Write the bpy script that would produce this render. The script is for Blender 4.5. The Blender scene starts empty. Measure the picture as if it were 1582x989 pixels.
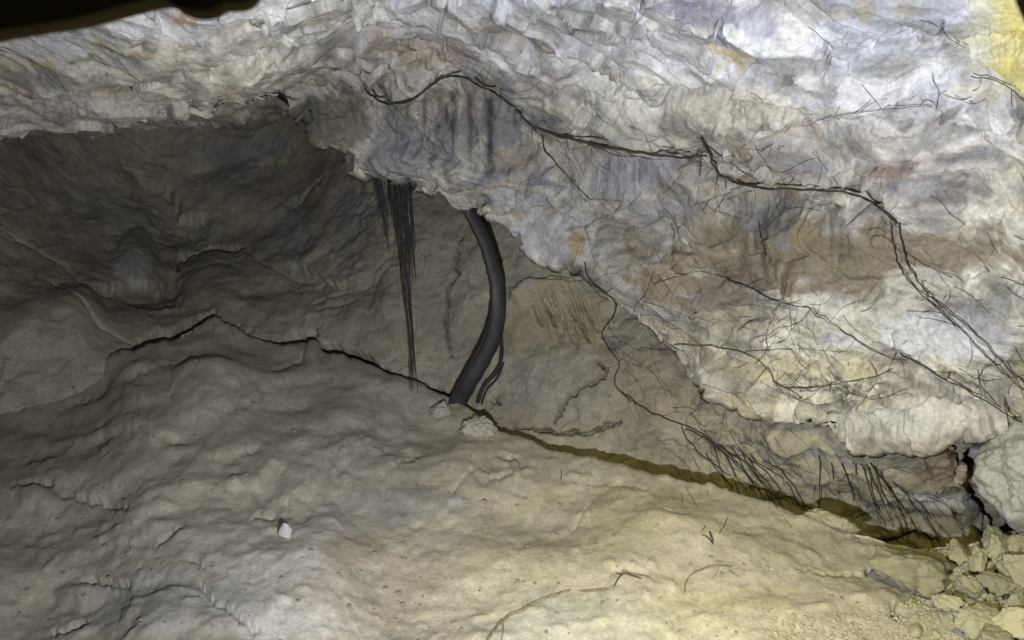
import bpy, math, random
import numpy as np
from mathutils import Vector

# ------------------------------------------------------------------ camera, world, lamps
S = bpy.context.scene
COL = S.collection
F, CX, CY, CAMZ = 1200.0, 791.0, 494.5, 0.6        # focal length and centre in photo pixels, eye height

cd = bpy.data.cameras.new('camera')
cam = bpy.data.objects.new('camera', cd)
COL.objects.link(cam)
cam.location = (0, 0, CAMZ)
cam.rotation_euler = (math.radians(90), 0, 0)
cd.sensor_width = 36.0
cd.lens = 36.0 * F / 1582.0
cd.clip_start, cd.clip_end = 0.02, 200.0
cd.dof.use_dof = True
cd.dof.focus_distance = 2.0
cd.dof.aperture_fstop = (cd.lens / 1000.0) / 0.0015
S.camera = cam

w = bpy.data.worlds.new('World')
S.world = w
w.use_nodes = True
bg = w.node_tree.nodes['Background']
sky = w.node_tree.nodes.new('ShaderNodeTexSky')
sky.sky_type = 'NISHITA'
sky.sun_disc = False
sky.sun_elevation = math.radians(20)
sky.sun_rotation = math.radians(180)
w.node_tree.links.new(sky.outputs['Color'], bg.inputs['Color'])
bg.inputs['Strength'].default_value = 0.003


def P(px, py, Y):
    return Vector(((px - CX) / F * Y, Y, CAMZ - (py - CY) / F * Y))


def spot(name, loc, target, energy, color, angle, blend, radius):
    ld = bpy.data.lights.new(name, 'SPOT')
    ld.energy, ld.color = energy, color
    ld.spot_size, ld.spot_blend = math.radians(angle), blend
    ld.shadow_soft_size = radius
    o = bpy.data.objects.new(name, ld)
    COL.objects.link(o)
    o.location = loc
    o.rotation_euler = (Vector(target) - Vector(loc)).to_track_quat('-Z', 'Y').to_euler()
    return o


# the two hand torches that light the cave: a cool one held low, a yellow one held high on the right
spot('white_torch', (0.0, 0.32, CAMZ - 0.22), P(960, 280, 1.5), 152, (0.93, 0.955, 1.0), 168, 1.0, 0.010)
spot('yellow_torch', (0.25, 0.30, CAMZ + 0.18), P(1230, 1040, 1.35), 80, (1.0, 0.91, 0.29), 70, 1.0, 0.03)

vs = S.view_settings
vs.view_transform, vs.look, vs.exposure, vs.gamma = 'Standard', 'None', 0.0, 1.0
vs.use_curve_mapping = False
S.render.engine = 'CYCLES'
S.cycles.use_denoising = True
S.cycles.max_bounces = 6
S.cycles.diffuse_bounces = 4

rnd = random.Random(7)
RS = np.random.RandomState(11)
f32 = np.float32


# ------------------------------------------------------------------ noise in numpy
def _h(ix, iy, iz, seed):
    h = (ix.astype(np.uint32) * np.uint32(374761393) + iy.astype(np.uint32) * np.uint32(668265263)
         + iz.astype(np.uint32) * np.uint32(2147483647) + np.uint32(seed * 144269 & 0xffffffff))
    h = (h ^ (h >> np.uint32(13))) * np.uint32(1274126177)
    h = (h ^ (h >> np.uint32(16))) * np.uint32(2246822519)
    return h ^ (h >> np.uint32(15))


_G = np.array([[1, 1, 0], [-1, 1, 0], [1, -1, 0], [-1, -1, 0], [1, 0, 1], [-1, 0, 1], [1, 0, -1], [-1, 0, -1],
               [0, 1, 1], [0, -1, 1], [0, 1, -1], [0, -1, -1], [1, 1, 0], [0, -1, 1], [-1, 1, 0], [0, -1, -1]], f32)


def noise(p, seed=0):
    i = np.floor(p).astype(np.int64)
    f = (p - i).astype(f32)
    u = f * f * f * (f * (f * 6 - 15) + 10)
    out = np.zeros(len(p), f32)
    for dx in (0, 1):
        wx = u[:, 0] if dx else 1 - u[:, 0]
        for dy in (0, 1):
            wy = u[:, 1] if dy else 1 - u[:, 1]
            for dz in (0, 1):
                wz = u[:, 2] if dz else 1 - u[:, 2]
                g = _G[_h(i[:, 0] + dx, i[:, 1] + dy, i[:, 2] + dz, seed) & np.uint32(15)]
                d = g[:, 0] * (f[:, 0] - dx) + g[:, 1] * (f[:, 1] - dy) + g[:, 2] * (f[:, 2] - dz)
                out += wx * wy * wz * d
    return out


def fbm(p, octv, seed=0, gain=0.5, lac=2.03):
    a, s, out = 1.0, 1.0, 0.0
    for k in range(octv):
        out = out + a * noise(p * s, seed + k * 17)
        a *= gain
        s *= lac
    return out


def ridged(p, octv, seed=0, gain=0.5):
    a, s, out = 1.0, 1.0, 0.0
    for k in range(octv):
        out = out + a * (0.5 - np.abs(noise(p * s, seed + k * 31)) * 1.6)
        a *= gain
        s *= 2.07
    return out


def voro(p, seed=0):
    """nearest cell: (F1, F2, random triple, vector to the cell point)"""
    i = np.floor(p).astype(np.int64)
    n = len(p)
    f1 = np.full(n, 9, f32)
    f2 = np.full(n, 9, f32)
    hid = np.zeros(n, np.uint32)
    vec = np.zeros((n, 3), f32)
    fp = (p - i).astype(f32)
    for dx in (-1, 0, 1):
        for dy in (-1, 0, 1):
            for dz in (-1, 0, 1):
                h = _h(i[:, 0] + dx, i[:, 1] + dy, i[:, 2] + dz, seed)
                v = np.stack([(h & 1023) / f32(1023) + dx, ((h >> 10) & 1023) / f32(1023) + dy,
                              ((h >> 20) & 1023) / f32(1023) + dz], 1).astype(f32) - fp
                d = np.sqrt((v * v).sum(1))
                c = d < f1
                f2 = np.where(c, f1, np.minimum(f2, d))
                f1 = np.where(c, d, f1)
                hid = np.where(c, h, hid)
                vec[c] = v[c]
    h = hid * np.uint32(2654435761)
    h ^= h >> np.uint32(15)
    r = np.stack([(h & 1023) / 1023.0, ((h >> 10) & 1023) / 1023.0, ((h >> 20) & 1023) / 1023.0], 1).astype(f32)
    return f1, f2, r, vec


def facet(p, seed, tilt=0.9, off=0.35):
    f1, f2, r, v = voro(p, seed)
    return (v * (r - 0.5) * 2).sum(1) * tilt + (r[:, 0] + r[:, 2] - 1.0) * off, f1, f2, r


def smooth(x, a, b):
    t = np.clip((x - a) / (b - a), 0, 1)
    return t * t * (3 - 2 * t)


# ------------------------------------------------------------------ traced features
def seg_dist(qx, qy, line):
    """distance to a polyline, its signed side and the position along it"""
    best = np.full(len(qx), 1e9, f32)
    side = np.zeros(len(qx), f32)
    pos = np.zeros(len(qx), f32)
    m = len(line) - 1
    for k in range(m):
        (ax, ay), (bx, by) = line[k], line[k + 1]
        vx, vy = bx - ax, by - ay
        L = vx * vx + vy * vy + 1e-6
        t = np.clip(((qx - ax) * vx + (qy - ay) * vy) / L, 0, 1)
        ex, ey = qx - ax - t * vx, qy - ay - t * vy
        d = np.sqrt(ex * ex + ey * ey)
        c = d < best
        best = np.where(c, d, best)
        side = np.where(c, np.sign(vx * ey - vy * ex), side)
        pos = np.where(c, (k + t) / m, pos)
    return best, side, pos


def near(qx, qy, line, pad):
    xs, ys = [p[0] for p in line], [p[1] for p in line]
    return np.nonzero((qx > min(xs) - pad) & (qx < max(xs) + pad) & (qy > min(ys) - pad) & (qy < max(ys) + pad))[0]


def jag(x, y):
    q = np.stack([x / 15, y / 15, x * 0], 1)
    return x + 5 * fbm(q, 3, 301, .6), y + 5 * fbm(q, 3, 302, .6)


def groove(disp, qx, qy, line, width, depth):
    idx = near(qx, qy, line, width * 3 + 8)
    d, s, t = seg_dist(*(jag(qx[idx], qy[idx]) if width > 2.3 else (qx[idx], qy[idx])), line)
    wv = width * (0.35 + 0.65 * np.sin(np.clip(t, 0.03, 0.97) * math.pi) ** 0.5)
    disp[idx] -= depth * np.exp(-(d / wv) ** 2)


def step(disp, qx, qy, line, height, reach, sharp=3.0):
    """a ledge: the right-hand side (below, for a line drawn left to right) steps back and eases out over `reach`"""
    idx = near(qx, qy, line, reach + 8)
    d, s, t = seg_dist(*jag(qx[idx], qy[idx]), line)
    fade = np.clip(np.minimum(t, 1 - t) * 6, 0, 1)
    disp[idx] -= height * fade * smooth(d * s, -sharp, sharp) * (1 - smooth(d, reach * 0.2, reach))


def bump(disp, qx, qy, cx, cy, rx, ry, h, rot=0.0):
    c, s = math.cos(rot), math.sin(rot)
    R = max(rx, ry) * 1.2
    idx = np.nonzero((abs(qx - cx) < R) & (abs(qy - cy) < R))[0]
    x, y = qx[idx] - cx, qy[idx] - cy
    u, v = (x * c + y * s) / rx, (-x * s + y * c) / ry
    r2 = u * u + v * v
    r2 = r2 * (1 + 0.5 * np.sin(3 * np.arctan2(v, u) + cx) * 0.4) 
    disp[idx] += h * np.clip(1 - r2, 0, 1) ** 1.3


def patch(colr, qx, qy, wob, cx, cy, rx, ry, rgb, a=1.0, rot=0.0, soft=0.2):
    c, s = math.cos(rot), math.sin(rot)
    R = max(rx, ry) * 1.9
    idx = np.nonzero((abs(qx - cx) < R) & (abs(qy - cy) < R))[0]
    x, y = qx[idx] - cx, qy[idx] - cy
    u, v = (x * c + y * s) / rx, (-x * s + y * c) / ry
    r = np.sqrt(u * u + v * v) + 1.35 * wob[idx]
    m = (a * (1 - smooth(r, 1 - soft, 1 + soft)))[:, None]
    colr[idx] = colr[idx] * (1 - m) + np.array(rgb, f32) * m


def tps(ctrl):
    c = np.array(ctrl, np.float64)
    xy = c[:, :2] / 500.0
    val = 1.0 / c[:, 2]
    n = len(c)

    def U(r2):
        return 0.5 * r2 * np.log(r2 + 1e-12)
    K = U(((xy[:, None] - xy[None]) ** 2).sum(2)) + np.eye(n) * 0.004
    Q = np.hstack([np.ones((n, 1)), xy])
    A = np.block([[K, Q], [Q.T, np.zeros((3, 3))]])
    sol = np.linalg.solve(A, np.concatenate([val, np.zeros(3)]))

    def ev(px, py):
        x, y = px / 500.0, py / 500.0
        out = sol[n] + sol[n + 1] * x + sol[n + 2] * y
        for k in range(n):
            out = out + sol[k] * U((x - xy[k, 0]) ** 2 + (y - xy[k, 1]) ** 2)
        return 1.0 / np.clip(out, 0.2, 2.0)
    return ev


def world(px, py, Y):
    return np.stack([(px - CX) / F * Y, Y, CAMZ - (py - CY) / F * Y], -1)


def pix(v):
    Y = np.maximum(v[..., 1], 0.05)
    return CX + v[..., 0] / Y * F, CY - (v[..., 2] - CAMZ) / Y * F


def grid_normals(V):
    du = np.gradient(V, axis=1)
    dv = np.gradient(V, axis=0)
    n = np.cross(dv, du)
    return n / (np.linalg.norm(n, axis=2, keepdims=True) + 1e-9)


def px_axis(lo, hi, n, margin):
    a = np.linspace(lo, -10, margin, endpoint=False)
    b = np.linspace(-10, 1592, n, endpoint=False)
    c = np.linspace(1592, hi, margin)
    return np.concatenate([a, b, c])


def grid_mesh(name, V, colr, mat, kind='structure'):
    ny, nx = V.shape[:2]
    me = bpy.data.meshes.new(name)
    idx = np.arange(ny * nx, dtype=np.int32).reshape(ny, nx)
    q = np.stack([idx[:-1, :-1], idx[1:, :-1], idx[1:, 1:], idx[:-1, 1:]], -1).reshape(-1, 4)
    nf = len(q)
    me.vertices.add(ny * nx)
    me.vertices.foreach_set('co', V.reshape(-1).astype(f32))
    me.loops.add(nf * 4)
    me.loops.foreach_set('vertex_index', q.reshape(-1))
    me.polygons.add(nf)
    me.polygons.foreach_set('loop_start', np.arange(nf, dtype=np.int32) * 4)
    me.polygons.foreach_set('loop_total', np.full(nf, 4, np.int32))
    me.polygons.foreach_set('use_smooth', np.ones(nf, bool))
    me.update(calc_edges=True)
    at = me.color_attributes.new('tint', 'FLOAT_COLOR', 'POINT')
    c4 = np.ones((ny * nx, 4), f32)
    c4[:, :3] = np.clip(colr, 0.005, 0.60)
    at.data.foreach_set('color', c4.reshape(-1))
    me.materials.append(mat)
    o = bpy.data.objects.new(name, me)
    COL.objects.link(o)
    o['kind'] = kind
    return o


# ------------------------------------------------------------------ materials
def rock_material(name, fine=1.0, veins=0.0, rough=0.82, bump_s=0.5, scale=1.0, attr=True, rgb=(.3, .27, .22), stretch=(1, 1, 1), vary=False):
    m = bpy.data.materials.new(name)
    m.use_nodes = True
    N, L = m.node_tree.nodes, m.node_tree.links
    b = N['Principled BSDF']
    tc = N.new('ShaderNodeTexCoord')
    mp = N.new('ShaderNodeMapping')
    mp.inputs['Scale'].default_value = stretch
    L.new(tc.outputs['Object'], mp.inputs['Vector'])
    vec = mp.outputs['Vector']
    if attr:
        at = N.new('ShaderNodeAttribute')
        at.attribute_name = 'tint'
        base = at.outputs['Color']
    else:
        c = N.new('ShaderNodeRGB')
        c.outputs[0].default_value = (*rgb, 1)
        base = c.outputs[0]

    def nz(sc, det, ro=0.6, dist=0.0):
        n = N.new('ShaderNodeTexNoise')
        n.inputs['Scale'].default_value = sc * scale
        n.inputs['Detail'].default_value = det
        n.inputs['Roughness'].default_value = ro
        n.inputs['Distortion'].default_value = dist
        L.new(vec, n.inputs['Vector'])
        return n

    def ramp(src, stops):
        r = N.new('ShaderNodeValToRGB')
        e = r.color_ramp.elements
        e[0].position, e[0].color = stops[0][0], (*[stops[0][1]] * 3, 1)
        e[1].position, e[1].color = stops[-1][0], (*[stops[-1][1]] * 3, 1)
        for p, v in stops[1:-1]:
            x = e.new(p)
            x.color = (v, v, v, 1)
        L.new(src, r.inputs[0])
        return r.outputs[0]

    def mul(a, bb, fac=1.0):
        x = N.new('ShaderNodeMix')
        x.data_type, x.blend_type = 'RGBA', 'MULTIPLY'
        x.inputs[0].default_value = fac
        L.new(a, x.inputs[6])
        L.new(bb, x.inputs[7])
        return x.outputs[2]
    n1 = nz(22, 8, 0.65, 0.6)
    n2 = nz(120, 6, 0.7)
    c = mul(base, ramp(n1.outputs[0], [(0.3, 1 - 0.42 * fine), (0.5, 0.95), (0.72, 1.12)]))
    c = mul(c, ramp(n2.outputs[0], [(0.3, 1 - 0.35 * fine), (0.55, 1.0), (0.75, 1.1)]))
    if vary:
        oi = N.new('ShaderNodeObjectInfo')
        c = mul(c, ramp(oi.outputs['Random'], [(0.0, 0.62), (0.5, 0.9), (1.0, 1.15)]))
    if veins:
        # thin dark mineral veins that wander through the rock
        wn = nz(5, 3)
        vm = N.new('ShaderNodeMix')
        vm.data_type = 'RGBA'
        vm.inputs[0].default_value = 0.16
        L.new(vec, vm.inputs[6])
        L.new(wn.outputs['Color'], vm.inputs[7])
        for sc, wd, amt in ((7, 0.012, 0.62), (17, 0.02, 0.5)):
            v = N.new('ShaderNodeTexVoronoi')
            v.feature = 'DISTANCE_TO_EDGE'
            v.inputs['Scale'].default_value = sc
            L.new(vm.outputs[2], v.inputs['Vector'])
            r = ramp(v.outputs['Distance'], [(0.0, 1 - amt * veins), (wd, 1 - 0.4 * amt * veins), (wd * 3, 1.0)])
            mk = nz(4 + sc * 0.3, 2)
            x = N.new('ShaderNodeMix')
            x.data_type = 'RGBA'
            L.new(ramp(mk.outputs[0], [(0.42, 0.0), (0.58, 1.0)]), x.inputs[0])
            x.inputs[6].default_value = (1, 1, 1, 1)
            L.new(r, x.inputs[7])
            c = mul(c, x.outputs[2])
    L.new(c, b.inputs['Base Color'])
    b.inputs['Roughness'].default_value = rough
    b.inputs['Specular IOR Level'].default_value = 0.3
    b1 = N.new('ShaderNodeBump')
    b1.inputs['Strength'].default_value = bump_s
    b1.inputs['Distance'].default_value = 0.012 / scale
    n3 = nz(70, 12, 0.78, 0.3)
    if veins:
        vc = N.new('ShaderNodeTexVoronoi')
        vc.inputs['Scale'].default_value = 34 * scale
        L.new(vm.outputs[2], vc.inputs['Vector'])
        sx = N.new('ShaderNodeSeparateColor')
        L.new(vc.outputs['Color'], sx.inputs[0])
        ma = N.new('ShaderNodeMath')
        ma.operation = 'MULTIPLY_ADD'
        L.new(sx.outputs[0], ma.inputs[0])
        ma.inputs[1].default_value = 0.45
        L.new(n3.outputs[0], ma.inputs[2])
        L.new(ma.outputs[0], b1.inputs['Height'])
    else:
        L.new(n3.outputs[0], b1.inputs['Height'])
    L.new(b1.outputs[0], b.inputs['Normal'])
    return m


def plain_material(name, rgb, rough=0.6, spec=0.4, noise_amt=0.35, sc=60, stretch=(1, 1, 1), bump_s=0.25):
    m = bpy.data.materials.new(name)
    m.use_nodes = True
    N, L = m.node_tree.nodes, m.node_tree.links
    b = N['Principled BSDF']
    tc = N.new('ShaderNodeTexCoord')
    mp = N.new('ShaderNodeMapping')
    mp.inputs['Scale'].default_value = stretch
    L.new(tc.outputs['Object'], mp.inputs['Vector'])
    n = N.new('ShaderNodeTexNoise')
    n.inputs['Scale'].default_value = sc
    n.inputs['Detail'].default_value = 6
    L.new(mp.outputs[0], n.inputs['Vector'])
    r = N.new('ShaderNodeValToRGB')
    e = r.color_ramp.elements
    e[0].position, e[1].position = 0.3, 0.72
    e[0].color = (*[x * (1 - noise_amt) for x in rgb], 1)
    e[1].color = (*[min(1, x * (1 + noise_amt)) for x in rgb], 1)
    L.new(n.outputs[0], r.inputs[0])
    L.new(r.outputs[0], b.inputs['Base Color'])
    b.inputs['Roughness'].default_value = rough
    b.inputs['Specular IOR Level'].default_value = spec
    bb = N.new('ShaderNodeBump')
    bb.inputs['Strength'].default_value = bump_s
    bb.inputs['Distance'].default_value = 0.004
    L.new(n.outputs[0], bb.inputs['Height'])
    L.new(bb.outputs[0], b.inputs['Normal'])
    return m


M_CEIL = rock_material('limestone', 0.9, 0.35, 0.75, 0.42)
M_WALL = rock_material('mud_coated_rock', 0.8, 0.0, 0.9, 0.45)
M_FLOOR = rock_material('dried_mud', 0.7, 0.0, 0.88, 0.5)
M_STONE = rock_material('loose_limestone', 0.8, 0.0, 0.85, 0.5, 1.5, attr=False, rgb=(.37, .345, .24), vary=True)
M_BOULDER = rock_material('boulder_limestone', 1.0, 0.5, 0.82, 0.6, 1.2, attr=False, rgb=(.42, .41, .37))
M_PALE = rock_material('pale_mud_stone', 0.6, 0.0, 0.85, 0.4, 1.5, attr=False, rgb=(.36, .33, .27))
M_ROOT = plain_material('black_root', (.036, .030, .025), 0.85, 0.3, 0.5, 90)
M_ROOTB = plain_material('brown_root', (.17, .145, .09), 0.85, 0.2, 0.4, 90)
M_RUBBER = plain_material('black_rubber', (.030, .028, .029), 0.72, 0.25, 0.3, 30, (1, 1, 0.2), 0.15)
M_HOSE = plain_material('dusty_black_rubber', (.021, .020, .0205), 0.58, 0.35, 0.5, 26, (1, 1, 0.5), 0.4)
M_HAIR = plain_material('brown_black_root_hair', (.075, .066, .058), 0.9, 0.15, 0.4, 90)
M_FIBRE = plain_material('grey_black_fibre', (.028, .027, .03), 0.85, 0.2, 0.4, 60)
M_GRIT = rock_material('mud_grit', 0.8, 0.0, 0.9, 0.4, 2, attr=False, rgb=(.33, .305, .225))
M_GRIT2 = rock_material('mud_crumb', 0.7, 0.0, 0.9, 0.4, 2, attr=False, rgb=(.22, .20, .155))
M_CHIP = plain_material('white_stone', (.42, .41, .40), 0.8, 0.2, 0.12, 60)
M_GREY = plain_material('dark_grey_object', (.25, .23, .18), 0.95, 0.1, 0.3, 40)
M_DARK = plain_material('dark_brown_object', (.20, .17, .09), 0.95, 0.1, 0.3, 40)

# ------------------------------------------------------------------ the cave ceiling and overhanging right wall
LIP = [(-700, 235), (-300, 225), (0, 214), (50, 204), (120, 198), (180, 194), (285, 195), (300, 200), (330, 190), (345, 184), (390, 169),
       (425, 164), (445, 186), (480, 206), (540, 230), (560, 250), (580, 262), (640, 268), (655, 290), (690, 302), (715, 326), (740, 330),
       (770, 340), (798, 362), (815, 385), (840, 402), (905, 408), (930, 440), (950, 470), (975, 490), (1010, 530), (1040, 560),
       (1080, 590), (1130, 620), (1200, 650), (1330, 690), (1400, 694), (1480, 680), (1530, 668), (1582, 650), (1700, 600), (2300, 560)]
CEIL_CTRL = [(-600, -300, 1.0), (-600, 200, 1.85), (0, 0, 1.5), (0, 100, 1.75), (0, 210, 1.98), (200, 60, 1.6), (200, 190, 2.0), (400, 40, 1.6),
             (400, 150, 2.03), (560, 130, 2.2), (560, 0, 1.6), (450, 205, 2.33), (600, 250, 2.5), (700, 20, 1.68), (700, 110, 2.05), (720, 300, 2.45),
             (800, 150, 2.0), (850, 220, 2.15), (800, 360, 2.4), (900, 400, 2.32), (900, 100, 1.75), (1000, 0, 1.45), (1000, 150, 1.72),
             (1000, 300, 2.1), (950, 460, 2.28), (1050, 560, 2.2), (1100, 450, 2.05), (1100, 250, 1.88), (1200, 0, 1.35), (1200, 150, 1.55),
             (1200, 350, 1.85), (1250, 550, 1.85), (1330, 690, 1.88), (1400, 200, 1.45), (1400, 400, 1.62), (1400, 600, 1.68), (1400, 690, 1.78),
             (1582, 0, 1.15), (1582, 200, 1.3), (1582, 400, 1.42), (1582, 650, 1.62), (2200, 0, 0.9), (2200, 700, 1.25), (1000, -300, 1.02),
             (0, -300, 1.02), (2200, -300, 0.75)]


def build_ceiling():
    X = px_axis(-650, 2250, 880, 50)
    lx, ly = zip(*LIP)
    lip = np.interp(X, lx, ly)
    lipj = noise(np.stack([X / 23, X * 0, X * 0], 1), 5) * 7 + noise(np.stack([X / 9, X * 0, X * 0], 1), 6) * 4
    nr, nb = 470, 26
    t = np.linspace(0, 1, nr)
    t = np.concatenate([np.linspace(0, .28, 30, endpoint=False), np.linspace(.28, 1, nr - 30)]) if False else t
    top = -260.0
    py = top + (lip - top)[None, :] * t[:, None] + lipj[None, :] * (t[:, None] ** 14)
    px = np.repeat(X[None, :], nr, 0)
    ev = tps(CEIL_CTRL)
    Y = ev(px, py)
    V = world(px, py, Y)
    # the lip rolls under and runs back into the rock
    back = []
    for k in range(1, nb + 1):
        s = k / nb
        a = s * 0.9
        Q = V[-1].copy()
        Q[:, 1] += 0.012 * k ** 0.5 + 0.75 * a ** 1.7
        Q[:, 2] += 0.05 * math.sin(min(1.0, s * 4) * math.pi / 2) * 0.4 + 0.16 * a
        Q[:, 0] *= 1 + 0.1 * a
        back.append(Q)
    V = np.concatenate([V, np.stack(back)], 0)
    n = grid_normals(V)
    ny, nx = V.shape[:2]
    p = V.reshape(-1, 3)
    nn = n.reshape(-1, 3)
    qx, qy = pix(p)
    front = (np.arange(ny) < nr).repeat(nx)
    disp = np.zeros(len(p), f32)
    # broad form
    warp = np.stack([fbm(p * 3, 3, 1), fbm(p * 3, 3, 2), fbm(p * 3, 3, 3)], 1)
    disp += 0.055 * fbm(p * 2.3, 3, 4)
    # bedding runs down to the right: stretch cells along it
    a = math.radians(24)
    R = np.array([[math.cos(a), 0, -math.sin(a)], [0, 1, 0], [math.sin(a), 0, math.cos(a)]])
    pb = p @ R.T
    big, _, _, r1 = facet(pb * np.array([3.2, 4.5, 6.5]) + warp * 0.5, 21)
    mid, e1, e2, r2 = facet(pb * np.array([5, 7.5, 12]) + warp * 1.0, 22)
    sml, g1, g2, r3 = facet(pb * np.array([22, 30, 40]) + warp * 3.0, 23)
    amp = 0.55 + 0.9 * smooth(fbm(p * 2.5, 2, 9), -0.25, 0.35)
    disp += 0.028 * big + 0.026 * mid * amp + 0.0036 * sml * amp
    disp += 0.0014 * fbm(p * 38, 3, 12, 0.5) + 0.002 * (ridged(pb * np.array([4, 6, 9]) + warp, 3, 13) - 0.4)
    # thin beds broken into short ledges
    q = pb[:, 2] * 15 + 1.1 * fbm(p * 4, 3, 14) + 2.5 * r1[:, 0] + 0.8 * r2[:, 2]
    saw = q - np.floor(q)
    saw = np.where(saw < 0.86, saw / 0.86, (1 - saw) / 0.14)
    disp += (0.020 * (saw - 0.5) * smooth(fbm(p * 3.1, 2, 15), -0.15, 0.25)).astype(f32)
    # traced ledges (the lower side steps back)
    for ln, h, rc in [
        ([(432, 158), (440, 153), (450, 148), (470, 141), (520, 140), (565, 136), (600, 118)], 0.085, 80),
        ([(565, 138), (600, 160), (640, 152), (685, 120), (720, 120), (770, 148), (805, 180), (835, 205), (900, 220), (1000, 232), (1085, 240)], 0.075, 95),
        ([(1085, 232), (1112, 270), (1180, 290), (1310, 298), (1360, 322), (1400, 350)], 0.04, 70),
        ([(690, 95), (660, 107), (620, 122), (570, 128)], 0.03, 40),
        ([(735, 110), (760, 118), (775, 145), (800, 168)], 0.04, 45),
        ([(865, 115), (905, 112), (960, 130), (1060, 140), (1170, 135)], 0.04, 60),
        ([(1170, 200), (1240, 190), (1300, 180), (1380, 170), (1450, 165)], 0.025, 45),
        ([(1000, 130), (1090, 128), (1160, 140), (1260, 150)], 0.03, 45),
        ([(1440, 120), (1500, 125), (1545, 140), (1600, 170)], 0.035, 50),
        ([(1380, 30), (1440, 55), (1480, 70), (1540, 66), (1600, 60)], 0.03, 45),
        ([(840, 240), (880, 280), (930, 330), (1000, 350), (1030, 330)], 0.05, 70),
        ([(1060, 320), (1130, 305), (1200, 310), (1300, 330)], 0.03, 60),
        ([(1240, 380), (1300, 435), (1400, 430), (1440, 470), (1560, 480)], 0.03, 50),
        ([(1200, 450), (1260, 480), (1330, 530), (1400, 560), (1500, 600), (1582, 650)], 0.05, 60),
        ([(1050, 530), (1150, 560), (1240, 590), (1330, 600), (1380, 590)], 0.035, 50),
        ([(1180, 600), (1260, 625), (1340, 640), (1440, 625), (1520, 640)], 0.03, 45),
        ([(1420, 360), (1480, 390), (1530, 420), (1600, 440)], 0.04, 55),
        ([(1200, 265), (1300, 270), (1390, 258), (1440, 268), (1530, 270)], 0.03, 50),
        ([(1420, 190), (1480, 200), (1540, 235), (1600, 260)], 0.03, 50),
        ([(0, 170), (60, 140), (150, 130), (230, 130), (300, 145), (345, 140), (385, 120)], 0.03, 45),
        ([(380, 80), (450, 60), (500, 65)], 0.02, 40),
        ([(570, 215), (640, 230), (700, 245), (800, 260), (850, 245)], -0.03, 60),
        ([(700, 295), (760, 280), (830, 290), (900, 300)], 0.04, 50),
        ([(790, 330), (840, 320), (900, 350), (960, 440)], 0.03, 50),
    ]:
        step(disp, qx, qy, ln, h, rc, 4)
    for ln, wd, dp in [
        ([(693, 5), (682, 35), (678, 50), (686, 62), (686, 90), (665, 102), (640, 118)], 2.2, 0.02),
        ([(1277, 62), (1276, 95), (1277, 118)], 2.5, 0.03),
        ([(1277, 72), (1290, 66), (1320, 62), (1345, 66)], 2, 0.015),
        ([(768, 118), (774, 142)], 3, 0.04),
        ([(800, 158), (808, 175)], 4, 0.03),
        ([(838, 208), (843, 232), (858, 250), (880, 278), (893, 290)], 2.6, 0.025),
        ([(230, 130), (300, 145), (345, 140), (385, 122)], 2, 0.015),
        ([(303, 146), (300, 190)], 1.6, 0.012),
        ([(685, 290), (684, 305)], 6, 0.08), ([(540, 228), (546, 240)], 6, 0.08), ([(803, 362), (804, 378)], 4, 0.06),
        ([(1120, 20), (1100, 50), (1075, 40), (1040, 45)], 4, 0.02),
        ([(1450, 40), (1470, 70), (1490, 75)], 4, 0.03),
        ([(1560, 55), (1582, 62)], 4, 0.03),
        ([(1255, 590), (1330, 605), (1345, 612)], 3, 0.02),
        ([(1135, 610), (1142, 640)], 1.5, 0.01),
    ]:
        groove(disp, qx, qy, ln, wd, dp)
    fade = np.ones(len(p), f32)
    rows = np.arange(ny).repeat(nx)
    fade = np.where(rows > nr, np.maximum(0.4, 1 - (rows - nr) / nb), 1.0)
    P2 = p + nn * (disp * fade)[:, None]
    # keep the traced lip where it was measured: shift edge rows only a little
    # ---- colour of the stone, with some light and shade painted in
    qx, qy = pix(P2)
    C = np.zeros((len(p), 3), f32)
    lo = fbm(p * 2.2, 3, 41)
    mi = fbm(pb * np.array([7, 9, 14]) + warp, 4, 42, 0.6)
    grey, cream, blue, tan = (np.array(x, f32) for x in ((.31, .285, .25), (.44, .415, .35), (.415, .425, .475), (.31, .25, .165)))
    m = smooth(lo + 0.25 * mi, -0.15, 0.3)[:, None]
    C[:] = grey * (1 - m) + cream * m
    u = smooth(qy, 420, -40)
    ub = (smooth(260 - qy + (qx - 1000) * 0.18, 0, 300) * (0.45 + 0.55 * smooth(mi, -0.2, 0.25)))[:, None]  # bluer and paler to the upper right: cool torch light painted in
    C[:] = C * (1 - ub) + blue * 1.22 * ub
    k = (r2[:, 0] - 0.5)[:, None]
    C *= 1 + 0.34 * k
    k = (r3[:, 1] - 0.5)[:, None]
    C *= 1 + 0.30 * k
    c = (r2[:, 1] > 0.80)[:, None] * smooth(mi, -.1, .2)[:, None] * 0.5
    C[:] = C * (1 - c) + tan * c
    dk = (smooth(ridged(pb * np.array([4, 5, 9]) + warp * 0.8, 4, 51, 0.6), 0.62, 0.95) * smooth(fbm(p * 3.4, 2, 61), -0.1, 0.25))[:, None] * 0.75
    C[:] = C * (1 - dk) + np.array((.085, .08, .085), f32) * dk
    C *= 1.0
    st = fbm(pb * np.array([5, 8, 34]) + warp * 1.4, 4, 62, 0.6)
    C *= (1 + 0.38 * np.clip(st * 1.6, -0.8, 0.6))[:, None]
    wob = 0.55 * fbm(p * 12, 4, 55) + 0.5 * fbm(pb * np.array([4, 5, 7]), 2, 56)
    red, olive, ochre, white, dgrey, orange = (.175, .148, .12), (.185, .16, .105), (.36, .29, .15), (.52, .52, .53), (.19, .19, .195), (.26, .205, .15)
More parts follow.
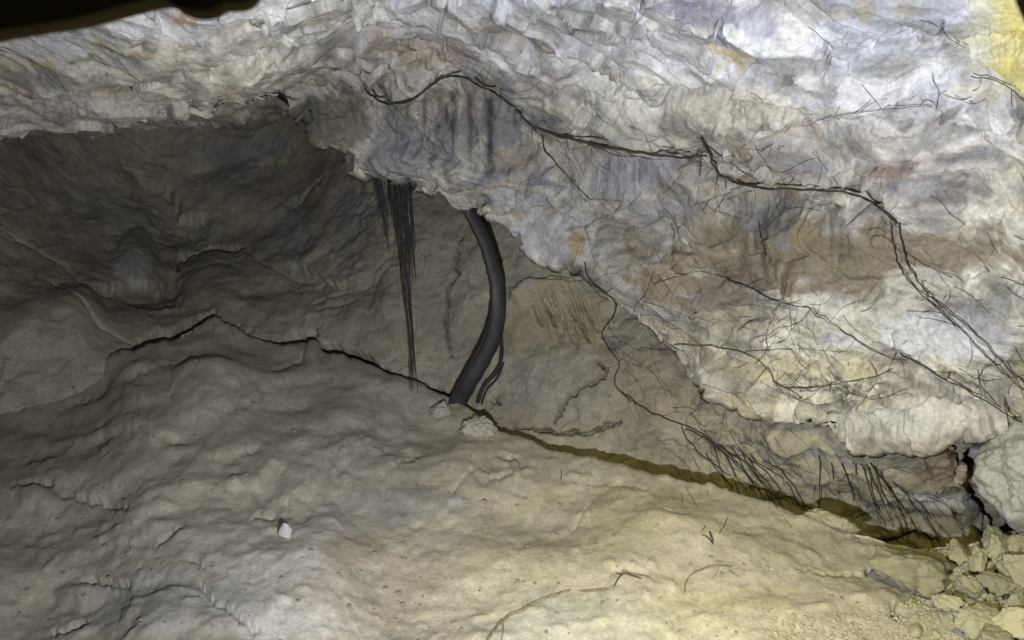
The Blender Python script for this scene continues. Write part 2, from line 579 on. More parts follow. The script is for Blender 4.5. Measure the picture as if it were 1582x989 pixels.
    for a_ in [
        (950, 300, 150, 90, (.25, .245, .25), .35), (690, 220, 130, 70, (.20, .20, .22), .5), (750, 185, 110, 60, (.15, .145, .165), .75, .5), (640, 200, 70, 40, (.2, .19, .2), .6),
        (700, 150, 60, 30, (.2, .17, .13), .7), (650, 85, 60, 30, (.27, .21, .14), .6), (450, 188, 115, 34, (.12, .105, .08), .9, -.15), (520, 190, 60, 45, (.14, .125, .1), .8),  # brown streaked band under the ceiling edge, with recess shade painted in
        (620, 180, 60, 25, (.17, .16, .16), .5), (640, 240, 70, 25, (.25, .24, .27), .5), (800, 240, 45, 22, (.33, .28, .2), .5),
        (960, 275, 60, 38, (.27, .275, .30), .8), (1010, 330, 60, 30, (.2, .2, .21), .6),
        (1230, 400, 270, 60, (.215, .17, .115), .85, .02), (1105, 450, 75, 55, red, .8), (1160, 415, 55, 35, (.185, .15, .115), .8), (1040, 430, 50, 60, (.25, .2, .13), .7), (960, 370, 45, 50, (.23, .2, .15), .6),
        (1130, 375, 60, 28, olive, .7), (1290, 385, 85, 42, olive, .9), (1230, 370, 60, 30, (.21, .17, .1), .7), (1400, 385, 45, 38, (.22, .18, .13), .55),
        (1510, 385, 50, 40, (.22, .18, .13), .55), (1180, 340, 40, 40, dgrey, .6), (1440, 330, 60, 30, dgrey, .5),
        (1440, 220, 60, 26, (.24, .24, .22), .85), (1500, 240, 60, 22, dgrey, .85), (1245, 260, 35, 12, (.24, .24, .26), .7), (1420, 295, 40, 20, (.2, .2, .21), .6),
        (1375, 265, 34, 9, (.24, .18, .15), .85), (1410, 252, 18, 6, (.24, .18, .15), .85),
        (1120, 75, 26, 10, ochre, 0.52), (1135, 90, 22, 9, ochre, 0.49), (1145, 103, 9, 7, ochre, 0.52), (1110, 102, 6, 7, ochre, 0.45), (1210, 62, 30, 7, ochre, 0.33), (1335, 15, 14, 18, ochre, 0.39),
        (1290, 22, 25, 8, ochre, 0.33), (1400, 15, 20, 10, ochre, 0.26),
        (1180, 38, 50, 30, (.33, .33, .38), .85), (1080, 28, 45, 30, (.17, .17, .21), .8), (1040, 12, 40, 14, (.22, .22, .27), .7), (1230, 100, 55, 14, dgrey, .6), (1450, 45, 55, 13, dgrey, .7),
        (1480, 68, 30, 14, (.2, .19, .18), .6), (1270, 95, 20, 24, (.3, .3, .28), .6),
        (1360, 135, 75, 26, (.62, .61, .64), .8), (1520, 145, 50, 22, (.55, .5, .38), .8), (1130, 165, 110, 28, (.47, .445, .37), .7), (1000, 60, 60, 40, (.42, .42, .42), .4),
        (1350, 500, 90, 40, (.52, .5, .42), .75), (1270, 475, 60, 22, (.56, .54, .48), .8), (1300, 525, 45, 16, white, .8), (1440, 520, 85, 38, white, .8),
        (1520, 530, 40, 26, white, .75), (1420, 440, 60, 22, (.5, .48, .42), .7), (1480, 450, 50, 16, (.48, .45, .38), .6), (1540, 480, 30, 40, dgrey, .55),
        (1250, 565, 120, 25, (.45, .41, .29), .75), (1330, 575, 40, 14, (.5, .46, .3), .7),
        (1440, 640, 70, 26, (.52, .5, .46), .7), (1340, 655, 90, 25, (.42, .41, .38), .7), (1130, 500, 70, 22, (.42, .38, .29), .7), (1100, 600, 60, 18, (.3, .28, .24), .5),
        (1020, 490, 40, 20, (.38, .37, .36), .7), (860, 370, 60, 32, (.40, .40, .42), .75), (800, 322, 14, 12, orange, .6), (890, 380, 12, 18, (.32, .23, .12), .8), (780, 310, 50, 14, (.36, .36, .40), .6),
        (940, 400, 26, 30, (.36, .34, .3), .6), (1590, 620, 40, 60, (.4, .36, .25), .6),
        (90, 60, 90, 40, (.46, .46, .5), .6), (260, 30, 80, 30, (.5, .5, .54), .6), (215, 85, 24, 8, (.45, .36, .2), .6), (150, 65, 12, 9, (.42, .32, .14), .6),
        (280, 34, 14, 6, (.45, .27, .18), .7), (70, 100, 26, 8, (.42, .34, .18), .6), (190, 95, 40, 14, (.22, .22, .25), .5), (60, 125, 60, 18, (.2, .19, .19), .5),
        (130, 165, 160, 22, (.42, .40, .36), .7), (330, 175, 80, 16, (.37, .34, .28), .6), (120, 50, 14, 8, dgrey, .5), (460, 50, 60, 12, (.27, .27, .28), .5),
        (1556, 60, 62, 125, (.56, .55, .42), .9, 0, .6), (1580, 50, 46, 95, (.54, .47, .16), .95, 0, .6), (1602, 150, 40, 70, (.52, .46, .2), .85, 0, .6),  # yellow edge of the torch beam painted on the rock at the top right
    ]:
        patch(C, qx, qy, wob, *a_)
    # black drip marks running straight down the rock
    for sx, y0, y1, wd, al in [(757, 150, 272, 6, .75), (700, 140, 245, 4, .5), (727, 150, 255, 3.2, .55), (656, 140, 205, 3, .5), (478, 146, 226, 6, .65), (490, 150, 215, 3, .5), (463, 148, 190, 2, .4), (440, 155, 200, 2, .4), (425, 160, 190, 2, .35), (447, 150, 195, 1.5, .4), (505, 145, 200, 2, .35),
                               (347, 195, 250, 3, .5), (690, 160, 200, 2, .5), (630, 160, 200, 2, .35), (840, 150, 200, 3, .35), (795, 170, 200, 3, .4), (1180, 320, 400, 6, .4), (1170, 330, 390, 3, .35),
                               (1285, 340, 420, 2, .3), (1300, 345, 420, 3, .3), (938, 250, 300, 2, .35), (955, 255, 310, 2, .35), (980, 250, 310, 2, .3), (1080, 238, 275, 3, .4), (1178, 170, 215, 3, .4), (1185, 180, 210, 2, .3)]:
        i = np.nonzero((abs(qx - sx) < wd * 4) & (qy > y0 - 10) & (qy < y1 + 30))[0]
        t_ = (qy[i] - y0) / (y1 - y0)
        jit = noise(np.stack([qy[i] / 14, qx[i] * 0 + sx, qx[i] * 0], 1), 77) * wd * 0.5
        mm = min(1, al * 1.3) * np.exp(-((qx[i] - sx - jit) / (1.5 * wd * (1.05 - 0.5 * np.clip(t_, 0, 1)))) ** 2) * smooth(t_, -0.06, 0.05) * (1 - smooth(t_, 0.6, 1.15))
        C[i] = C[i] * (1 - mm[:, None]) + np.array((.035, .034, .04), f32) * mm[:, None]
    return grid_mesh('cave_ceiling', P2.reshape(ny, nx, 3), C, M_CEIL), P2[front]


# ------------------------------------------------------------------ the back wall
WALL_CTRL = [(-700, 300, 2.3), (-700, 700, 2.0), (0, 230, 3.2), (0, 450, 2.75), (0, 600, 2.5), (150, 350, 3.4), (150, 560, 2.68), (200, 230, 3.8), (300, 400, 3.5),
             (330, 480, 3.1), (400, 510, 3.05), (450, 300, 3.7), (480, 520, 3.0), (560, 540, 2.9), (600, 400, 3.05), (620, 580, 2.82), (700, 450, 2.92), (700, 600, 2.76),
             (800, 400, 2.85), (780, 640, 2.62), (850, 550, 2.68), (850, 680, 2.56), (900, 450, 2.75), (950, 600, 2.52), (1000, 700, 2.5), (1100, 650, 2.36),
             (1100, 740, 2.46), (1250, 690, 2.12), (1250, 800, 2.43), (1400, 720, 2.02), (1400, 840, 2.36), (1480, 720, 1.98), (1500, 830, 2.15), (1540, 700, 2.2), (1580, 780, 2.25), (1800, 700, 2.2),
             (800, 250, 3.1), (1200, 450, 2.6), (1700, 400, 2.5), (300, 100, 4.0), (300, 1000, 2.9), (900, 1000, 2.45), (1500, 1000, 2.1), (2300, 800, 2.0), (-700, 1000, 2.1)]
C_WALL = [
    ([(206, 546), (218, 528), (240, 521), (268, 517), (288, 504), (305, 501), (322, 489), (330, 486)], 6.5, 0.18), ([(336, 494), (350, 505), (358, 511), (372, 504)], 2.6, 0.07), ([(378, 518), (392, 514)], 2.6, 0.06),
    ([(396, 525), (430, 531), (446, 532), (460, 521), (474, 521), (485, 516)], 6.5, 0.18), ([(490, 533), (520, 540), (560, 554), (578, 564)], 6.5, 0.18), ([(584, 572), (604, 584), (650, 602), (690, 612)], 6.5, 0.18),
    ([(1552, 664), (1522, 690), (1514, 715), (1520, 740), (1542, 772), (1580, 818)], 13, 0.28),
    ([(272, 418), (276, 402), (300, 389), (330, 382), (360, 380), (375, 380)], 3.0, 0.09), ([(378, 386), (402, 405), (440, 425), (480, 436)], 2.4, 0.025),
    ([(0, 355), (40, 375), (70, 395), (100, 408), (125, 440), (150, 450), (175, 446)], 2.6, 0.03), ([(80, 440), (110, 470), (145, 500), (205, 528)], 2.4, 0.02),
    ([(712, 362), (703, 378), (701, 408), (706, 420), (690, 442), (691, 468), (687, 492), (691, 520), (695, 548)], 2.6, 0.08),
    ([(858, 655), (862, 636), (880, 612), (902, 596), (930, 585), (935, 570), (924, 556)], 3.2, 0.10),
    ([(795, 662), (860, 668), (905, 670), (930, 662), (955, 656)], 3.0, 0.09), ([(480, 470), (500, 460), (560, 440), (600, 400)], 1.8, 0.012),
    ([(545, 450), (580, 430), (605, 412)], 1.8, 0.012), ([(455, 300), (450, 320), (475, 290), (500, 275)], 2.2, 0.02), ([(190, 258), (240, 270), (265, 300), (270, 310)], 2.4, 0.03),
    ([(760, 618), (768, 622)], 5, 0.05), ([(785, 450), (805, 440), (815, 430)], 2.2, 0.015), ([(816, 432), (880, 436), (905, 430)], 1.8, 0.015),
    ([(910, 420), (925, 450), (945, 462)], 3.0, 0.03), ([(1425, 690), (1432, 715), (1448, 760)], 1.8, 0.02), ([(1445, 715), (1480, 700), (1500, 690)], 1.8, 0.02),
    ([(1380, 745), (1430, 765), (1475, 790), (1490, 815)], 2.4, 0.03), ([(650, 380), (655, 395), (652, 420)], 1.6, 0.01), ([(490, 480), (515, 470), (540, 462)], 2, 0.012),
    ([(620, 520), (600, 560), (618, 545)], 1.6, 0.008), ([(1075, 690), (1100, 660), (1120, 640)], 1.6, 0.01),
]
for _k in range(38):
    _x, _y = 822 + rnd.random() * 90, 440 + rnd.random() * 62
    C_WALL.append(([(_x, _y), (_x + 5 + rnd.random() * 4, _y + 18), (_x + 9 + rnd.random() * 8, _y + 30 + rnd.random() * 24)], 2.2, 0.012 + 0.010 * rnd.random()))


def build_wall():
    X = px_axis(-700, 2200, 820, 28)
    T = np.concatenate([np.linspace(40, 190, 12, endpoint=False), np.linspace(190, 850, 330), np.linspace(850, 1100, 12)[1:]])
    px, py = np.meshgrid(X, T)
    ev = tps(WALL_CTRL)
    V = world(px, py, ev(px, py))
    n = grid_normals(V)
    ny, nx = px.shape
    p, nn = V.reshape(-1, 3), n.reshape(-1, 3)
    qx, qy = pix(p)
    disp = np.zeros(len(p), f32)
    warp = np.stack([fbm(p * 2.5, 3, 101), fbm(p * 2.5, 3, 102), fbm(p * 2.5, 3, 103)], 1)
    big, _, _, r1 = facet(p * np.array([3.2, 3.2, 4.2]) + warp * 0.7, 121)
    mid, _, _, r2 = facet(p * np.array([8, 8, 11]) + warp * 1.6, 122)
    disp += 0.05 * fbm(p * 2.6, 3, 104) + 0.014 * big + 0.004 * mid + 0.008 * fbm(p * 8, 4, 105) + 0.003 * fbm(p * 34, 3, 106)
    disp += 0.006 * mid + 0.0035 * facet(p * np.array([20, 20, 26]) + warp * 3, 123)[0]
    disp *= 0.45 + 0.25 * smooth(qx, 350, 700) + 0.75 * smooth(qx, 930, 1080)
    # striated panel right of the hose stays flat
    flat = np.exp(-((qx - 860) / 70) ** 4 - ((qy - 490) / 60) ** 4)
    disp *= 1 - 0.6 * flat
    for a_ in [(330, 430, 60, 50, .05), (210, 400, 40, 45, .05), (760, 560, 40, 50, .02), (1110, 620, 40, 25, .03), (1200, 690, 60, 40, .04), (1460, 725, 45, 40, .015),
               (60, 500, 90, 60, .05), (120, 480, 50, 50, .04), (360, 300, 90, 50, .04), (350, 470, 30, 20, .02), (390, 480, 30, 25, .02), (610, 480, 40, 60, .03), (1290, 740, 40, 30, .02), (1350, 740, 40, 50, .03)]:
        bump(disp, qx, qy, *a_)
    for ln, h, rc in [([(130, 445), (190, 440), (250, 436), (275, 420)], 0.04, 50), ([(200, 260), (265, 290), (280, 330), (330, 340)], 0.05, 60), ([(430, 400), (520, 440), (600, 420)], 0.03, 60),
                      ([(780, 455), (815, 432), (900, 432)], -0.03, 40), ([(1060, 690), (1180, 690), (1290, 706), (1400, 718)], 0.03, 50)]:
        step(disp, qx, qy, ln, h, rc)
    for ln, wd, dp in C_WALL:
        groove(disp, qx, qy, ln, wd * .85, dp * (.55 if .02 < dp <= .035 else 1))
    P2 = p + nn * disp[:, None]
    qx, qy = pix(P2)
    C = np.zeros((len(p), 3), f32)
    lo = fbm(p * 2, 3, 141)
    mi = fbm(p * 9 + warp, 4, 142, 0.6)
    m = smooth(lo + 0.3 * mi, -0.25, 0.3)[:, None]
    C[:] = np.array((.26, .228, .175), f32) * (1 - m) + np.array((.34, .305, .24), f32) * m
    C *= 1 + 0.2 * (r2[:, :1] - 0.5)
    wob = 0.6 * fbm(p * 9, 4, 155)
    for a_ in [(205, 405, 30, 36, (.36, .35, .34), .6), (170, 370, 16, 16, (.36, .35, .34), .5), (315, 365, 20, 12, (.32, .32, .34), .5), (450, 360, 30, 50, (.25, .25, .26), .5),
               (370, 240, 60, 40, (.2, .2, .23), .5), (540, 350, 30, 60, (.22, .21, .22), .5), (850, 490, 80, 60, (.34, .28, .16), .6), (870, 600, 80, 45, (.28, .265, .23), .6),
               (1465, 730, 36, 36, (.24, .185, .135), .8), (1455, 775, 60, 12, (.44, .44, .46), .8), (1510, 690, 14, 18, (.44, .44, .46), .8), (1480, 745, 7, 6, (.5, .5, .42), .9), (1460, 697, 40, 10, (.28, .21, .12), .6), (1220, 670, 40, 14, (.4, .37, .28), .6),
               (1100, 615, 70, 30, (.38, .34, .24), .6), (1280, 700, 30, 10, (.42, .41, .38), .6), (1350, 700, 80, 12, (.2, .18, .15), .5)]:
        patch(C, qx, qy, wob, *a_)
    return grid_mesh('cave_wall', P2.reshape(ny, nx, 3), C, M_WALL), P2


# ------------------------------------------------------------------ the mud floor
CREST = [(-700, 650, 2.5), (-300, 625, 2.6), (0, 612, 2.62), (100, 592, 2.7), (160, 565, 2.75), (205, 545, 2.8), (225, 528, 2.85), (265, 520, 2.88), (300, 504, 2.92), (330, 488, 2.95), (350, 500, 2.93),
         (400, 522, 2.9), (440, 532, 2.86), (470, 530, 2.84), (486, 532, 2.83), (495, 545, 2.8), (560, 562, 2.74), (600, 585, 2.7), (640, 600, 2.64), (680, 612, 2.58), (715, 622, 2.52), (745, 640, 2.46), (770, 662, 2.4), (850, 695, 2.3), (980, 728, 2.15),
         (1100, 752, 2.06), (1200, 783, 1.98), (1245, 796, 1.95), (1310, 812, 1.92), (1380, 830, 1.88), (1420, 838, 1.86), (1500, 838, 1.82), (1540, 830, 1.8), (1600, 820, 1.78), (2300, 780, 1.7)]
C_FLOOR = [
    ([(474, 530), (465, 556), (440, 566), (418, 575)], 2.0, 0.02), 
    ([(190, 590), (240, 570), (290, 556)], 2.4, 0.015), ([(340, 640), (390, 618), (410, 615)], 2.4, 0.015), ([(90, 630), (130, 615), (160, 605)], 2.4, 0.015), ([(430, 600), (470, 590), (510, 585)], 2.2, 0.015), ([(310, 900), (330, 930), (370, 965), (400, 985)], 3.0, 0.02),
    ([(20, 755), (60, 752), (85, 752)], 3.5, 0.03), ([(95, 765), (140, 770), (190, 778)], 3.2, 0.025), ([(125, 888), (160, 893), (195, 897)], 4, 0.03), ([(75, 972), (110, 960), (130, 955)], 4, 0.03), ([(235, 838), (260, 825), (285, 815)], 3, 0.025),
    ([(285, 862), (305, 866), (312, 875)], 3, 0.02), ([(225, 668), (260, 672), (290, 674)], 2.6, 0.02), ([(365, 695), (385, 692), (400, 694)], 3, 0.02), ([(612, 718), (635, 712), (655, 703)], 2.4, 0.02), ([(770, 705), (800, 715), (812, 725)], 2.4, 0.02), ([(750, 750), (775, 738), (790, 740)], 2.4, 0.02),
    ([(1015, 800), (1030, 805), (1060, 810)], 2, 0.012), ([(950, 895), (965, 887), (985, 892), (1000, 896)], 2.2, 0.018), ([(880, 825), (910, 780), (918, 812)], 1.8, 0.01), ([(1340, 870), (1355, 860), (1362, 848)], 4, 0.05), ([(1230, 875), (1290, 880), (1345, 878)], 2.4, 0.02), ([(1552, 850), (1560, 868), (1556, 884)], 9, 0.12), ([(1552, 896), (1562, 915), (1556, 930)], 8, 0.1), ([(1478, 958), (1500, 976)], 6, 0.07), ([(1378, 938), (1386, 956)], 5, 0.05), ([(1520, 880), (1535, 890), (1525, 925)], 6, 0.08), ([(1540, 930), (1545, 980)], 6, 0.08), ([(1480, 880), (1495, 890)], 5, 0.06),
    ([(430, 795), (400, 790), (390, 800)], 2.4, 0.02), ([(1150, 760), (1200, 775), (1240, 795)], 2, 0.015), ([(860, 740), (930, 745), (1000, 760)], 2, 0.012), ([(1100, 830), (1180, 822), (1260, 830)], 1.8, 0.008), ([(700, 765), (740, 720), (760, 740)], 2, 0.01),
]
L_FLOOR = [  # ledges in the mud: lower side steps down
    ([(400, 800), (415, 780), (430, 770), (445, 775), (462, 795)], 0.035, 60), ([(385, 760), (400, 745), (420, 720), (440, 716)], 0.03, 50), ([(0, 850), (60, 860), (130, 858), (200, 830), (270, 810)], 0.03, 90), ([(0, 915), (60, 912), (140, 915), (220, 890), (260, 880)], 0.03, 60),
    ([(0, 700), (100, 690), (200, 660), (300, 640), (350, 620)], 0.03, 80), ([(520, 770), (600, 765), (660, 790), (720, 780)], 0.02, 60), ([(560, 690), (640, 700), (700, 690), (800, 700)], 0.015, 50), ([(860, 790), (900, 770), (960, 760), (1060, 755)], -0.02, 70), ([(330, 860), (400, 840), (420, 815)], 0.02, 50),
    ([(240, 700), (300, 690), (340, 700), (400, 690)], 0.02, 50), ([(960, 940), (1040, 905), (1130, 900), (1230, 880)], 0.015, 50), ([(150, 800), (230, 790), (330, 770), (390, 760)], 0.02, 60),
]


FLOOR_RELIEF = 0.66


def build_floor():
    X = px_axis(-650, 2100, 760, 40)
    cx, cy, cY = zip(*CREST)
    j = noise(np.stack([X / 17, X * 0, X * 0], 1), 15) * 3 + noise(np.stack([X / 41, X * 0, X * 0], 1), 16) * 2
    cry = np.interp(X, cx, cy)
    crY = np.interp(X, cx, cY)
    touch = tps(WALL_CTRL)(X, cry) - np.interp(X, [0, 160, 205, 640, 700], [-.12, -.08, .08, .09, .08])
    bl = smooth(X, 600, 800)
    crY = touch * (1 - bl) + crY * bl
    exact = world(X, cry + j, crY)
    ker = np.hanning(71)
    ker /= ker.sum()

    def soft_(a):
        return np.convolve(np.pad(a, 35, mode='edge'), ker, 'valid')
    crY = soft_(crY)
    cr = world(X, soft_(cry), crY)
    jit = exact - cr
    y0 = 0.6
    nearz = CAMZ - 0.86 - 0.02 * np.clip((X - 800) / 800, -1, 1)
    nr, nb = 400, 26
    s = np.linspace(0, 1, nr)
    V = np.zeros((nr + nb, len(X), 3))
    for i, t in enumerate(s):
        yy = 1 / (1 / y0 + t * (1 / crY - 1 / y0))
        f = (yy - y0) / (crY - y0)
        z = nearz + (cr[:, 2] - nearz) * (0.85 * f + 0.15 * f ** 2)
        V[i, :, 0] = (X - CX) / F * yy
        V[i, :, 1] = yy
        V[i, :, 2] = z
        V[i] += jit * t ** 18
    for k in range(nb):
        u = (k + 1) / nb
        V[nr + k] = cr + jit + np.stack([0 * X, np.where(X < 640, 0.01, 0.02) + np.where(X < 640, 0.02, 0.07) * u ** 0.7, -0.45 * u ** 1.6 + 0 * X], 1)
    n = grid_normals(V)
    n *= -np.sign(n[nr // 2, len(X) // 2, 2]) * -1
    ny, nx = V.shape[:2]
    p, nn = V.reshape(-1, 3), n.reshape(-1, 3)
    qx, qy = pix(p)
    disp = np.zeros(len(p), f32)
    warp = np.stack([fbm(p * 3, 3, 201), fbm(p * 3, 3, 202), fbm(p * 3, 3, 203)], 1)
    a = math.radians(-24)
    RL = np.array([[math.cos(a), 0, -math.sin(a)], [0, 1, 0], [math.sin(a), 0, math.cos(a)]])
    pl = (p @ RL.T) * np.array([0.75, 1.15, 1.4]) + warp * 0.06
    big, _, _, r1 = facet(p * np.array([4, 4, 4]) + warp * 0.8, 221)
    mid, f1, f2, r2 = facet(p * np.array([11, 13, 11]) + warp * 1.6, 222)
    sml, g1, g2, r3 = facet(p * np.array([28, 34, 28]) + warp * 2.6, 223, 0.5, 0.2)
    lump = smooth(fbm(p * 3.1, 2, 207), -0.3, 0.3)
    disp += 0.045 * fbm(p * 2.4, 3, 204) + 0.017 * fbm(p * 4.3 + 3, 2, 209) + 0.0010 * mid + 0.0012 * sml + 0.0035 * fbm(pl * 7, 3, 205, 0.5) + 0.0042 * fbm(p * 17, 4, 210, 0.6) + 0.0030 * fbm(pl * 34, 4, 206, 0.6)
    cl1, _, cr_, _ = voro(p * np.array([19, 22, 22]) + warp * 2, 231)
    disp += 0.011 * np.clip(0.55 - cl1, 0, 1) * (cr_[:, 0] > 0.45) * (0.4 + lump) * 1.7
    for a_ in [(440, 780, 30, 35, .02), (420, 715, 25, 22, .02), (365, 740, 20, 14, .02), (200, 560, 60, 30, .03), (60, 770, 40, 20, .025), (330, 600, 70, 50, .03), (650, 690, 30, 14, .012), (630, 688, 14, 14, .015), (500, 790, 30, 30, .015),
               (120, 910, 40, 20, .025), (480, 545, 16, 18, .02), (520, 640, 60, 30, .02), (1280, 800, 32, 13, .02), (240, 660, 40, 20, .02), (960, 820, 80, 50, .02), (250, 940, 90, 50, .03), (460, 900, 130, 110, .06), (640, 740, 40, 20, .015)]:
        bump(disp, qx, qy, *a_)
    for ln, h, rc in L_FLOOR:
        step(disp, qx, qy, ln, h * 0.42, rc, 7)
    for ln, wd, dp in C_FLOOR:
        groove(disp, qx, qy, ln, wd, dp)
    P2 = p + nn * (disp * FLOOR_RELIEF)[:, None]
    qx, qy = pix(P2)
    C = np.zeros((len(p), 3), f32)
    lo = fbm(p * 2.4, 3, 241)
    mi = fbm(p * 10 + warp, 4, 242, 0.6)
    m = smooth(lo + 0.3 * mi, -0.3, 0.3)[:, None]
    C[:] = np.array((.40, .362, .295), f32) * (1 - m) + np.array((.455, .412, .33), f32) * m
    C *= 1 + 0.16 * (r2[:, :1] - 0.5)
    wob = 0.6 * fbm(p * 9, 4, 255)
    for a_ in [(600, 900, 150, 60, (.38, .32, .23), .6), (455, 890, 105, 95, (.54, .505, .44), .8, .3), (560, 900, 90, 50, (.47, .41, .32), .6), (900, 960, 140, 40, (.42, .41, .38), .6), (640, 780, 110, 25, (.25, .24, .225), .6),
               (705, 775, 12, 6, (.5, .49, .48), .6), (560, 845, 60, 20, (.36, .30, .21), .5), (1000, 790, 120, 50, (.42, .38, .26), .6), (250, 930, 110, 50, (.35, .34, .32), .6),
               (1060, 950, 90, 40, (.45, .42, .3), .5), (860, 860, 120, 40, (.36, .33, .24), .5), (780, 780, 60, 14, (.4, .34, .25), .5), (1270, 800, 40, 16, (.46, .42, .3), .6), (1150, 925, 80, 20, (.42, .39, .26), .5)]:
        patch(C, qx, qy, wob, *a_)
    return grid_mesh('cave_floor', P2.reshape(ny, nx, 3), C, M_FLOOR), P2


ceil_o, ceil_v = build_ceiling()
wall_o, wall_v = build_wall()
floor_o, floor_v = build_floor()

# ------------------------------------------------------------------ front-surface lookup, so that roots lie ON the rock
CELL = 3.0
GW, GH = int(1900 / CELL), int(1300 / CELL)
OX, OY = -150.0, -150.0
DEP = np.full((GH, GW), 99.0)
for vv in (ceil_v, wall_v, floor_v):
    gx, gy = pix(vv)
    ii, jj = ((gy - OY) / CELL).astype(int), ((gx - OX) / CELL).astype(int)
    ok = (ii >= 0) & (ii < GH) & (jj >= 0) & (jj < GW)
    np.minimum.at(DEP, (ii[ok], jj[ok]), vv[ok, 1])
for _ in range(2):
    hole = DEP > 50
    pad = np.pad(DEP, 1, constant_values=99)
    mn = np.minimum.reduce([pad[:-2, 1:-1], pad[2:, 1:-1], pad[1:-1, :-2], pad[1:-1, 2:]])
    DEP = np.where(hole, mn, DEP)
pad = np.pad(DEP, 1, mode='edge')
NEAR = np.minimum.reduce([pad[a:a + GH, b:b + GW] for a in (0, 1, 2) for b in (0, 1, 2)])


def depth_at(px, py, front=False):
    i = min(GH - 1, max(0, int((py - OY) / CELL)))
    j = min(GW - 1, max(0, int((px - OX) / CELL)))
    return float(DEP[i, j] if not front else NEAR[i, j])


# ------------------------------------------------------------------ tubes
def resample(pts, n):
    pts = [Vector(p) for p in pts]
    # Catmull-Rom through the points
    out = []
    m = len(pts) - 1
    for k in range(n):
        u = k / (n - 1) * m
        i = min(int(u), m - 1)
        t = u - i
        p0, p1, p2, p3 = pts[max(i - 1, 0)], pts[i], pts[i + 1], pts[min(i + 2, m)]
        out.append(0.5 * ((2 * p1) + (p2 - p0) * t + (2 * p0 - 5 * p1 + 4 * p2 - p3) * t * t + (3 * p1 - p0 - 3 * p2 + p3) * t ** 3))
    return out


def tube_geo(pts, radii, sides=6, flat=1.0):
    vs_, fs = [], []
    n = len(pts)
    ref = Vector((0.3, -1, 0.2)).normalized()
    for k, p in enumerate(pts):
        t = (pts[min(k + 1, n - 1)] - pts[max(k - 1, 0)]).normalized()
        a = t.cross(ref)
        if a.length < 1e-4:
            a = t.cross(Vector((1, 0, 0)))
        a.normalize()
        b = t.cross(a).normalized()
        for s in range(sides):
            th = 2 * math.pi * s / sides
            vs_.append(p + a * (math.cos(th) * radii[k]) + b * (math.sin(th) * radii[k] * flat))
    for k in range(n - 1):
        for s in range(sides):
            s2 = (s + 1) % sides
            fs.append((k * sides + s, k * sides + s2, (k + 1) * sides + s2, (k + 1) * sides + s))
    fs.append(tuple(range(sides - 1, -1, -1)))
    fs.append(tuple((n - 1) * sides + s for s in range(sides)))
    return vs_, fs


class MB:
    def __init__(self):
        self.v, self.f = [], []

    def add(self, g):
        o = len(self.v)
        self.v += g[0]
        self.f += [tuple(i + o for i in q) for q in g[1]]
        return self

    def build(self, name, mat, parent=None, smooth_=True, origin=None):
        org = Vector(origin) if origin is not None else Vector((0, 0, 0))
        me = bpy.data.meshes.new(name)
        me.from_pydata([v - org for v in self.v], [], self.f)
        me.materials.append(mat)
        if smooth_:
            me.polygons.foreach_set('use_smooth', [True] * len(me.polygons))
        me.update()
        o = bpy.data.objects.new(name, me)
        COL.objects.link(o)
        o.location = org
        if parent is not None:
            o.parent = parent
            o.location = org - parent.location if origin is not None else -Vector(parent.location)
        return o


def tag(o, label, cat, group=None, kind=None):
    if label:
        o['label'] = label
    if cat:
        o['category'] = cat
    if group:
        o['group'] = group
    if kind:
        o['kind'] = kind
    return o


def thing(name, label, cat, loc, group=None):
    o = bpy.data.objects.new(name, None)
    o.empty_display_size = 0.05
    COL.objects.link(o)
    o.location = loc
    return tag(o, label, cat, group)


def on_rock(line, lift=0.004, wob=2.0, per=14.0, front=False, rr=rnd):
    """a traced pixel line laid on the surface it runs over"""
    L = sum(math.dist(line[k], line[k + 1]) for k in range(len(line) - 1))
    n = max(4, int(L / per))
    pts = resample([(x, y, 0) for x, y in line], n)
    raw = []
    for k, p in enumerate(pts):
        x = p.x + (rr.random() - .5) * wob * 2
        y = p.y + (rr.random() - .5) * wob * 2
        raw.append([x, y, depth_at(x, y, front)])
    for _ in range(4):
        sm = [min(raw[k][2], (raw[max(k - 1, 0)][2] + raw[k][2] + raw[min(k + 1, n - 1)][2]) / 3) for k in range(n)]
        for k in range(n):
            raw[k][2] = sm[k]
    return [P(x, y, d - lift) for x, y, d in raw]


def root_geo(line, wpx, taper=0.5, lift=0.003, wob=1.5, per=12, sides=6, front=False):
    pts = on_rock(line, lift, wob, per, front)
    n = len(pts)
    pts = resample(pts, n * 2)
    n = len(pts)
    rad = [max(0.0006, wpx * 0.5 * p.y / F * (1 - (1 - taper) * k / (n - 1)) * (0.85 + 0.3 * rnd.random())) for k, p in enumerate(pts)]
    return tube_geo(pts, rad, sides)


